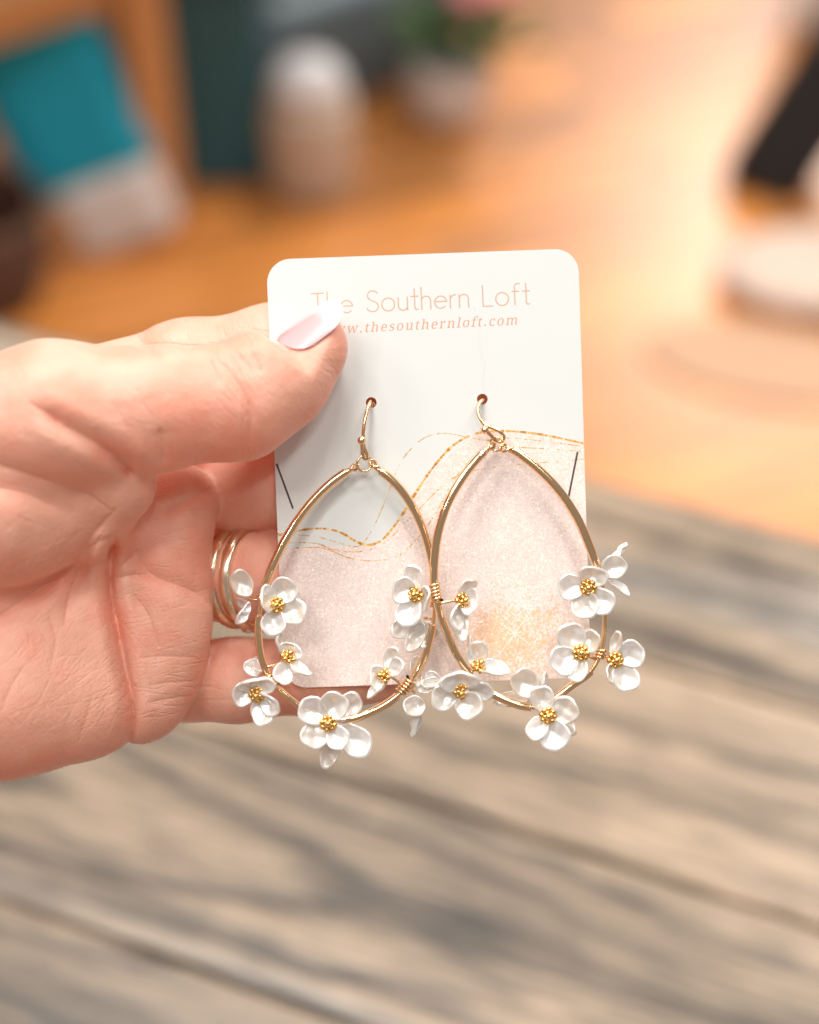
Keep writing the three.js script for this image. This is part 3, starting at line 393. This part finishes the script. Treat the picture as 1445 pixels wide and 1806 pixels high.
/* ------------------------------------------------------------------ the hand */
{
  const O = at(-100, 1000, 0), hand = held('hand', 'left hand, palm to the viewer, thumb in front pinching the card', 'hand', O);
  const mm = (px, py, z) => at(px, py, z).multiplyScalar(1000);
  const C = (list) => { const o = []; for (let i = 0; i + 1 < list.length; i++) { const [a, b, c, r] = list[i], [d, e, f, s] = list[i + 1], A = mm(a, b, c), B = mm(d, e, f); o.push([A.x, A.y, A.z, r, B.x - A.x, B.y - A.y, B.z - A.z, s - r]); } return o; };
  const groups = {
    thumb: C([[-170, 835, 14, 16], [95, 738, 18, 12.3], [260, 723, 15.5, 10.1], [420, 707, 12, 9.3], [488, 661, 9.6, 8.7], [540, 614, 8.4, 7.2]]),
    ridgeA: C([[-170, 740, 12, 15], [40, 780, 17, 10], [196, 848, 11.5, 7.8]]),
    ridgeB: C([[-200, 900, 8, 19], [0, 890, 14, 12.5], [140, 905, 8, 9.5]]),
    palm: [...C([[-1400, 1080, -2, 27], [-600, 1040, -2, 25], [-200, 1000, 0, 21], [140, 980, -6, 12], [250, 1000, -9, 9]]), ...C([[-220, 1185, 0, 17.5], [0, 1200, 0, 16.2], [145, 1224, -1, 11.6]]), ...C([[-150, 1080, 0, 18], [130, 1120, -4, 12.5]]), ...C([[-150, 800, -2, 16], [190, 745, -7, 9.5]]), ...C([[190, 720, -7, 9.6], [255, 890, -12, 9]]), ...C([[185, 935, -2.5, 7.5], [232, 908, -4, 7]])],
    pads: [...C([[250, 905, -6, 8.4], [312, 888, -4.6, 7.4]]), ...C([[248, 1000, -5, 9], [289, 990, -4.2, 8.3]]), ...C([[252, 1110, -4.6, 9.4], [287, 1094, -4, 9]]), ...C([[244, 1218, -4, 9.4], [262, 1192, -4.4, 9.3]])],
    f1: C([[190, 700, -8, 9.6], [330, 655, -10.5, 9.1], [480, 622, -7.7, 8.2], [680, 640, -7.2, 7.6], [830, 668, -6.6, 6.7]]),
    f2: C([[300, 872, -21, 8.6], [420, 859, -13, 8], [480, 852, -9.4, 7.7], [720, 830, -8.3, 7.5], [880, 820, -7.4, 6.5]]),
    f3: C([[300, 1015, -20, 8.6], [420, 1018, -13, 7.9], [480, 1017, -10.2, 7.7], [720, 1003, -9.3, 7.3], [870, 995, -8.4, 6.4]]),
    f4: C([[285, 1200, -18, 8], [420, 1200, -11.5, 7.3], [560, 1190, -10.4, 6.8], [672, 1180, -9.8, 6]]),
  };
  // folds and lines of the palm and thumb: real grooves, [depth mm, half width px, lip, points]
  const lines = [
    [2.3, 6.5, 0.25, [[207, 943], [202, 955], [197, 975], [194, 1016], [199, 1066], [208, 1108], [221, 1177], [233, 1232], [233, 1282], [221, 1322]]],
    [0.9, 9, 0.3, [[205, 897], [170, 938], [138, 980], [97, 1019], [55, 1049], [-20, 1100]]],
    [0.5, 7, 0.3, [[180, 945], [160, 980], [138, 1016], [122, 1060], [115, 1100]]],
    [1.3, 8, 0.35, [[60, 712], [111, 748], [177, 784], [222, 822], [240, 842]]],
    [0.8, 12, 0.3, [[-40, 806], [0, 820], [83, 847], [155, 872], [200, 902]]],
    [0.4, 10, 0.3, [[-40, 855], [40, 868], [110, 900]]],
    [0.7, 7, 0.3, [[236, 962], [250, 990], [266, 1011], [295, 1026], [318, 1033], [346, 1047], [372, 1070]]],
    [0.6, 7, 0.3, [[290, 908], [308, 897], [332, 883], [372, 862]]],
    [0.25, 4, 0.2, [[205, 1020], [240, 1014], [268, 1012]]], [0.08, 3.5, 0.2, [[262, 1240], [300, 1232], [335, 1228]]], [0.07, 3.5, 0.2, [[268, 1208], [310, 1203], [340, 1202]]], [0.07, 3.5, 0.2, [[250, 1160], [300, 1157], [345, 1160]]],
    [0.38, 9, 0.2, [[284, 756], [287, 785], [290, 828]]], [0.12, 12, 0.2, [[196, 708], [222, 745], [240, 800]]], [0.1, 11, 0.2, [[246, 700], [268, 735], [280, 775]]],
    [0.3, 5, 0.25, [[383, 634], [400, 648], [418, 672], [436, 705], [443, 740], [444, 785]]], [0.26, 4.5, 0.3, [[422, 626], [436, 642], [447, 660]]], [0.24, 4.5, 0.3, [[446, 622], [455, 640], [461, 658]]], [0.24, 5, 0.3, [[362, 628], [378, 650], [390, 680]]], [0.2, 4, 0.3, [[402, 622], [416, 640], [428, 664]]],
    [0.35, 8, 0.3, [[240, 590], [262, 610], [284, 634]]],
    [0.1, 8, 0.2, [[166, 1224], [155, 1262], [141, 1306]]], [0.1, 9, 0.2, [[44, 1175], [22, 1210], [6, 1252]]], [0.08, 6, 0.2, [[88, 1080], [100, 1130], [90, 1180]]],
    [0.18, 4, 0.2, [[240, 1050], [262, 1085], [280, 1140]]], [0.18, 4, 0.2, [[214, 1000], [232, 985], [246, 972]]], [0.2, 4, 0.2, [[140, 985], [170, 960], [196, 948]]], [0.18, 4, 0.2, [[130, 1030], [160, 1005], [194, 985]]],
  ].map(([d, w, lip, p]) => { const c = new THREE.CatmullRomCurve3(p.map(([x, y]) => new THREE.Vector3(x, y, 0))).getPoints(p.length * 5), xs = p.map((q) => q[0]), ys = p.map((q) => q[1]), m = w * 8; return [d, w, lip, c, Math.min(...xs) - m, Math.max(...xs) + m, Math.min(...ys) - m, Math.max(...ys) + m]; });
  const lineAt = (c, px, py) => { let b = 1e9, bt = 0; for (let q = 0; q + 1 < c.length; q++) { const ax = c[q].x, ay = c[q].y, vx = c[q + 1].x - ax, vy = c[q + 1].y - ay, t = clamp(((px - ax) * vx + (py - ay) * vy) / (vx * vx + vy * vy)), e = Math.hypot(px - ax - t * vx, py - ay - t * vy); if (e < b) b = e, bt = (q + t) / (c.length - 1); } return [b, Math.min(1, Math.min(bt, 1 - bt) * 5 + 0.1)]; };
  const groove = ([d, w, lip, c], px, py) => { const [b, ends] = lineAt(c, px, py); return ends * d * (0.55 * Math.exp(-((b / w) ** 2)) + 0.5 * Math.exp(-((b / (2.6 * w)) ** 2)) - 0.6 * lip * Math.exp(-(((b - 4.2 * w) / (2 * w)) ** 2))); };
  const smin = (a, b, k) => { const h = Math.max(k - Math.abs(a - b), 0) / k; return Math.min(a, b) - h * h * k * 0.25; };
  const G = (list, x, y, z, k) => { let d = 1e3; for (const q of list) { const ax = x - q[0], ay = y - q[1], az = z - q[2], t = clamp((ax * q[4] + ay * q[5] + az * q[6]) / (q[4] * q[4] + q[5] * q[5] + q[6] * q[6])), bx = ax - t * q[4], by = ay - t * q[5], bz = az - t * q[6], e = Math.sqrt(bx * bx + by * by + bz * bz) - q[3] - t * q[7]; d = d > 900 ? e : smin(d, e, k); } return d; };
  const NA = new THREE.Vector3(0.785, 0.61, -0.22).normalize(), NN = (() => { const v = new THREE.Vector3(-0.42, 0.64, 0.62); return v.addScaledVector(NA, -v.dot(NA)).normalize(); })(), NW = new THREE.Vector3().crossVectors(NN, NA), NB = mm(497, 608, 12.8);
  const deep = lines.filter((l) => l[0] >= 0.4), shallow = lines.filter((l) => l[0] < 0.4);
  const field = (x, y, z) => {
    let palm = G(groups.palm, x, y, z, 8);
    palm = smin(palm, G(groups.pads, x, y, z, 6), 2.6);
    let th = smin(G(groups.ridgeA, x, y, z, 4), G(groups.ridgeB, x, y, z, 6), 2.2);
    th = smin(palm, th, 3.0);
    const tb = G(groups.thumb, x, y, z, 4);
    let d = smin(th, tb, 1.8);
    if (d < 4 && d > -6 && x > -28 && y > 20) { const qx = x - NB.x, qy = y - NB.y, qz = z - NB.z, t = qx * NA.x + qy * NA.y + qz * NA.z, dn = qx * NN.x + qy * NN.y + qz * NN.z, w = qx * NW.x + qy * NW.y + qz * NW.z; if (z > 0) d = -smin(-d, -(dn + w * w / 18 + 0.1 - 7 * smoothstep(0.6, -4.5, t)), 0.8); }
    const f = Math.min(smin(G(groups.f1, x, y, z, 3), G(groups.f2, x, y, z, 3), 0.6), smin(G(groups.f3, x, y, z, 3), G(groups.f4, x, y, z, 3), 0.6));
    d = smin(d, f, 1.2);
    if (Math.abs(d) < 3 && z > -13) { const k = 3000 / (300 - z), px = W / 2 + x * k, py = H / 2 - y * k; for (const l of deep) if (px > l[4] && px < l[5] && py > l[6] && py < l[7]) d += groove(l, px, py); }
    return d;
  };
  const steps = (parts) => { const o = []; for (const [a, b, s] of parts) { const n = Math.round((b - a) / s); for (let i = 0; i < n; i++) o.push(a + (b - a) * i / n); } o.push(parts[parts.length - 1][1]); return Float32Array.from(o); };
  const X = steps([[-200, -80, 3], [-80, -30, 0.42], [-30, -8, 0.5], [-8, 24, 1.1]]), Y = steps([[-56, -48, 1], [-48, 38, 0.5], [38, 44, 1]]), Z = steps([[-32, -20, 1], [-20, 32, 0.6]]);
  const nx = X.length, ny = Y.length, nz = Z.length, F = new Float32Array(nx * ny * nz), id = (i, j, k) => (k * ny + j) * nx + i;
  // coarse pass decides which blocks need the full field
  const BS = 6;
  for (let k0 = 0; k0 < nz; k0 += BS) for (let j0 = 0; j0 < ny; j0 += BS) for (let i0 = 0; i0 < nx; i0 += BS) {
    const i1 = Math.min(i0 + BS, nx), j1 = Math.min(j0 + BS, ny), k1 = Math.min(k0 + BS, nz), cx = (X[i0] + X[i1 - 1]) / 2, cy = (Y[j0] + Y[j1 - 1]) / 2, cz = (Z[k0] + Z[k1 - 1]) / 2;
    const rad = Math.hypot(X[i1 - 1] - X[i0], Y[j1 - 1] - Y[j0], Z[k1 - 1] - Z[k0]) / 2 + 4, c = field(cx, cy, cz), far = Math.abs(c) > rad;
    for (let k = k0; k < k1; k++) for (let j = j0; j < j1; j++) for (let i = i0; i < i1; i++) F[id(i, j, k)] = i === 0 ? 5 : far ? c : field(X[i], Y[j], Z[k]);
  }
  // surface nets
  const vid = new Int32Array(nx * ny * nz).fill(-1), V = [], I = [];
  const E = [[0, 1], [0, 2], [0, 4], [1, 3], [1, 5], [2, 3], [2, 6], [3, 7], [4, 5], [4, 6], [5, 7], [6, 7]];
  for (let k = 0; k < nz - 1; k++) for (let j = 0; j < ny - 1; j++) for (let i = 0; i < nx - 1; i++) {
    const a = []; let s = 0; for (let q = 0; q < 8; q++) { a[q] = F[id(i + (q & 1), j + ((q >> 1) & 1), k + (q >> 2))]; if (a[q] < 0) s++; }
    if (s === 0 || s === 8) continue;
    let x = 0, y = 0, z = 0, n = 0;
    for (const [p, q] of E) if ((a[p] < 0) !== (a[q] < 0)) { const t = a[p] / (a[p] - a[q]), g = (arr, o, b) => mix(arr[o + ((p >> b) & 1)], arr[o + ((q >> b) & 1)], t); x += g(X, i, 0); y += g(Y, j, 1); z += g(Z, k, 2); n++; }
    vid[id(i, j, k)] = V.length / 3; V.push(x / n, y / n, z / n);
  }
  for (let k = 1; k < nz - 1; k++) for (let j = 1; j < ny - 1; j++) for (let i = 0; i < nx - 1; i++) {
    const a = F[id(i, j, k)];
    const quad = (b, p, q, r, s) => { if ((a < 0) === (b < 0)) return; const v = [vid[p], vid[q], vid[r], vid[s]]; if (v.some((t) => t < 0)) return; if (a < 0) I.push(v[0], v[1], v[2], v[0], v[2], v[3]); else I.push(v[0], v[2], v[1], v[0], v[3], v[2]); };
    quad(F[id(i + 1, j, k)], id(i, j - 1, k - 1), id(i, j, k - 1), id(i, j, k), id(i, j - 1, k));
    if (i > 0) quad(F[id(i, j + 1, k)], id(i - 1, j, k - 1), id(i - 1, j, k), id(i, j, k), id(i, j, k - 1));
    if (i > 0) quad(F[id(i, j, k + 1)], id(i - 1, j - 1, k), id(i, j - 1, k), id(i, j, k), id(i - 1, j, k));
  }
  const geo = new THREE.BufferGeometry(); geo.setAttribute('position', new THREE.Float32BufferAttribute(V, 3)); geo.setIndex(I); geo.computeVertexNormals();
  const p = geo.attributes.position, n = geo.attributes.normal, cnt = p.count, col = new Float32Array(cnt * 3), uv = new Float32Array(cnt * 2), out = new Float32Array(cnt * 3);
  for (let i = 0; i < cnt; i++) {
    const x = p.getX(i), y = p.getY(i), z = p.getZ(i), k = 3000 / (300 - z), px = W / 2 + x * k, py = H / 2 - y * k, nz2 = n.getZ(i);
    let h = 0.05 * (fbm(x * 0.45, y * 0.45, z * 0.45, 3) - 0.45) + 0.3 * (noise(x * 0.12 + 9, y * 0.12, z * 0.12) - 0.5);
    if (z > -14 && nz2 > -0.2) for (const l of shallow) {
      if (px < l[4] || px > l[5] || py < l[6] || py > l[7]) continue;
      h -= 1.5 * smoothstep(-0.2, 0.25, nz2) * groove(l, px, py);
    }
    out[i * 3] = x + n.getX(i) * h - O.x * 1000; out[i * 3 + 1] = y + n.getY(i) * h - O.y * 1000; out[i * 3 + 2] = z + nz2 * h - O.z * 1000;
    const blot = fbm(x * 0.11 + 5, y * 0.11, z * 0.11 + 2, 3), speck = fbm(x * 0.9, y * 0.9, z * 0.9, 3) - 0.45, red = clamp(0.75 * smoothstep(0.34, 0.6, blot) + 0.7 * (fbm(x * 0.38 + 3, y * 0.38, z * 0.38, 3) - 0.42));
    const t = 1 + 0.10 * speck; col[i * 3] = mix(0.88, 0.87, red) * t; col[i * 3 + 1] = mix(0.50, 0.385, red) * t * (1 - 0.05 * speck); col[i * 3 + 2] = mix(0.375, 0.27, red) * t;
    uv[i * 2] = (x + 0.35 * z) / 12; uv[i * 2 + 1] = (y + 0.25 * z) / 12;
  }
  for (let i = 0; i < out.length; i++) out[i] /= 1000;
  geo.setAttribute('position', new THREE.BufferAttribute(out, 3)); geo.setAttribute('color', new THREE.BufferAttribute(col, 3)); geo.setAttribute('uv', new THREE.BufferAttribute(uv, 2)); geo.computeVertexNormals();
  // fine lines of the skin, laid out in millimetres over the hand
  const UVS = 124, uvOf = (x, y, z) => [(x + 0.12 * z + 100) / UVS, (y + 0.1 * z + 66) / UVS];
  for (let i = 0; i < cnt; i++) { const a = uvOf(p.getX(i), p.getY(i), p.getZ(i)); uv[i * 2] = a[0]; uv[i * 2 + 1] = a[1]; }
  const BN = 2048, bc = canvas(BN, BN), bg = bc.getContext('2d'), hit = (px, py) => { for (let z = 30; z > -18; z -= 0.5) { const k = (300 - z) / 3000, x = (px - W / 2) * k, y = (H / 2 - py) * k; if (field(x, y, z) < 0) return uvOf(x, y, z); } return null; };
  bg.fillStyle = 'rgb(176,176,176)'; bg.fillRect(0, 0, BN, BN); bg.lineCap = 'round'; bg.lineJoin = 'round';
  const scratch = (pts, w, al) => { for (const [ww, aa] of [[w * 2.6, al * 0.3], [w * 1.6, al * 0.4], [w, al * 0.7]]) { bg.strokeStyle = `rgba(0,0,0,${aa})`; bg.lineWidth = ww; bg.beginPath(); let on = false; for (const q of pts) { if (!q) { on = false; continue; } const X2 = q[0] * BN, Y2 = (1 - q[1]) * BN; on ? bg.lineTo(X2, Y2) : bg.moveTo(X2, Y2); on = true; } bg.stroke(); } };
  for (const l of lines) if (l[0] < 2) scratch(l[3].map((q) => hit(q.x + (rnd() - 0.5) * 1.5, q.y + (rnd() - 0.5) * 1.5)), l[0] > 0.7 ? 6 : 4.5, l[0] > 0.7 ? 0.95 : l[0] < 0.13 ? 0.26 : 0.6);
  const strands = (n, x0, x1, y0, y1, ang, spread, len, w, al, keep) => { for (let k = 0; k < n; k++) { let x = mix(x0, x1, rnd()), y = mix(y0, y1, rnd()), a = ang(x, y) + (rnd() - 0.5) * spread; const L = len * (0.4 + rnd()), bend = (rnd() - 0.5) * 0.012, q = []; if (keep && !keep(x, y)) continue; for (let t = 0; t <= 10; t++) { q.push(hit(x, y)); x += Math.cos(a) * L / 10; y += Math.sin(a) * L / 10; a += bend * L / 10 + (rnd() - 0.5) * 0.12; } scratch(q, w * (0.6 + 0.7 * rnd()), 0.62 * al * (0.35 + 0.65 * rnd())); } };
  strands(150, 200, 372, 840, 1290, () => -0.1, 0.5, 60, 2.6, 0.34);
  strands(70, 205, 372, 850, 1290, () => 1.35, 0.6, 55, 2.6, 0.3);
  strands(200, -20, 200, 930, 1320, () => -0.75, 0.9, 70, 2.6, 0.28);
  strands(110, -20, 210, 930, 1320, () => 1.2, 0.7, 70, 2.6, 0.26);
  strands(110, -20, 240, 740, 930, () => 0.45, 0.5, 70, 2.6, 0.3);
  strands(150, 0, 420, 625, 800, (x) => 1.15, 0.7, 50, 2.5, 0.3);
  strands(46, 375, 462, 612, 700, () => 0.95, 0.35, 46, 3.4, 0.5);
  strands(40, 425, 452, 690, 790, () => 1.5, 0.35, 50, 2.8, 0.36);
  strands(60, 470, 600, 600, 740, () => 0.95, 0.7, 36, 2.2, 0.24);
  strands(60, 250, 475, 550, 620, () => 1.2, 0.5, 36, 2.4, 0.28);
  strands(60, 390, 480, 820, 1260, () => 1.45, 0.35, 36, 2.6, 0.3);
  const bd = bg.getImageData(0, 0, BN, BN).data, skinBump = dataTexture(BN, BN, (u, v, x, y) => { const t = bd[((BN - 1 - y) * BN + x) * 4] / 255 + 0.16 * (noise(x / 5, y / 5, 3) - 0.5) + 0.1 * (noise(x / 2.4, y / 2.4, 9) - 0.5) + 0.2 * (noise(x / 22, y / 22, 6) - 0.5); return [t, t, t]; });
  part('skin', geo, PH({ vertexColors: true, roughness: 0.56, bumpMap: skinBump, bumpScale: 0.00026, transmission: 0.3, thickness: 0, clearcoat: 0.22, clearcoatRoughness: 0.42 }), hand);
  console.log('hand', V.length / 3, I.length / 3);
  // thumbnail: curved plate, pink fading to a white tip (polish)
  {
    const a = NA, nrm = NN, wv = NW, c0 = NB.clone().addScaledVector(NN, 0.25);
    const NU = 30, NV = 18, L = 12.4, pos = [], cc = [], idx = [];
    for (const side of [0, 1]) for (let i = 0; i <= NU; i++) for (let j = 0; j <= NV; j++) {
      const u = i / NU, v = j / NV * 2 - 1, half = 4.9 * Math.pow(Math.max(0, 1 - Math.pow(Math.abs(u * 2 - 1) , u > 0.5 ? 2.6 : 3.4)), 0.5), b = v * half, R = 8.2, ang = b / R;
      const q = c0.clone().addScaledVector(a, u * L).addScaledVector(wv, Math.sin(ang) * R).addScaledVector(nrm, -(1 - Math.cos(ang)) * R + 0.45 * Math.sin(u * 2.8) - side * 0.55 * Math.sqrt(Math.max(0.02, 1 - v * v * 0.9)));
      pos.push((q.x - O.x * 1000) / 1000, (q.y - O.y * 1000) / 1000, (q.z - O.z * 1000) / 1000);
      const w = smoothstep(0.55, 1.0, u + 0.04 * noise(u * 9, v * 5)), lun = 1 - smoothstep(0.02, 0.16, u); cc.push(mix(mix(0.60, 0.50, lun), 0.80, w), mix(mix(0.37, 0.37, lun), 0.76, w), mix(mix(0.385, 0.39, lun), 0.77, w));
    }
    const B = (NU + 1) * (NV + 1), q = (s, i, j) => s * B + i * (NV + 1) + j;
    for (let i = 0; i < NU; i++) for (let j = 0; j < NV; j++) { idx.push(q(0, i, j), q(0, i + 1, j), q(0, i + 1, j + 1), q(0, i, j), q(0, i + 1, j + 1), q(0, i, j + 1)); idx.push(q(1, i, j), q(1, i + 1, j + 1), q(1, i + 1, j), q(1, i, j), q(1, i, j + 1), q(1, i + 1, j + 1)); }
    for (let i = 0; i < NU; i++) for (const j of [0, NV]) idx.push(q(0, i, j), q(1, i, j), q(1, i + 1, j), q(0, i, j), q(1, i + 1, j), q(0, i + 1, j));
    const g = new THREE.BufferGeometry(); g.setAttribute('position', new THREE.Float32BufferAttribute(pos, 3)); g.setAttribute('color', new THREE.Float32BufferAttribute(cc, 3)); g.setIndex(idx); g.computeVertexNormals();
    part('thumbnail', g, PH({ vertexColors: true, roughness: 0.3, clearcoat: 1, clearcoatRoughness: 0.04 }), hand, 'glossy pink thumbnail with white tip');
  }
  // finger rings: two plain bands side by side
  const band = (px, py, z, r, wd, th, tilt, name, label) => {
    const o = at(px, py, z), g = thing(name, label, 'ring', 'bands on the ring finger', o.clone().applyQuaternion(HOLDQ).add(HOLD0), HOLDQ), pr = [], N = 16;
    for (let i = 0; i <= N; i++) { const a = i / N * Math.PI * 2; const se = (t) => Math.sign(t) * Math.pow(Math.abs(t), 0.85); pr.push(new THREE.Vector2(r + th * (0.5 * se(Math.cos(a)) - 0.1), wd / 2 * se(Math.sin(a)))); }
    const lg = new THREE.LatheGeometry(pr, 72).rotateZ(-Math.PI / 2).rotateY(tilt);
    part('band', lg, PH({ color: lin(0.88, 0.77, 0.60), metalness: 1, roughness: 0.2 }), g);
    return g;
  };
  band(421, 1017, -13.2, 0.0090, 0.0027, 0.0019, -0.53, 'finger_ring', 'polished pale gold band nearer the palm on the ring finger');
  const r2 = band(447, 1018, -11.6, 0.0089, 0.0025, 0.0019, -0.53, 'finger_ring', 'polished pale gold band nearer the card, with a beaded setting underneath');
  const gem = []; for (let k = 0; k < 7; k++) gem.push(beadG.clone().scale(0.0009, 0.0009, 0.0009).translate(k ? Math.cos(k * 1.047) * 0.0015 : 0, -0.0094, k ? Math.sin(k * 1.047) * 0.0015 - 0.001 : -0.001));
  part('setting', mergeGeometries(gem), PH({ color: lin(0.85, 0.82, 0.76), metalness: 1, roughness: 0.12 }), r2);
}

renderer.render(scene, camera);
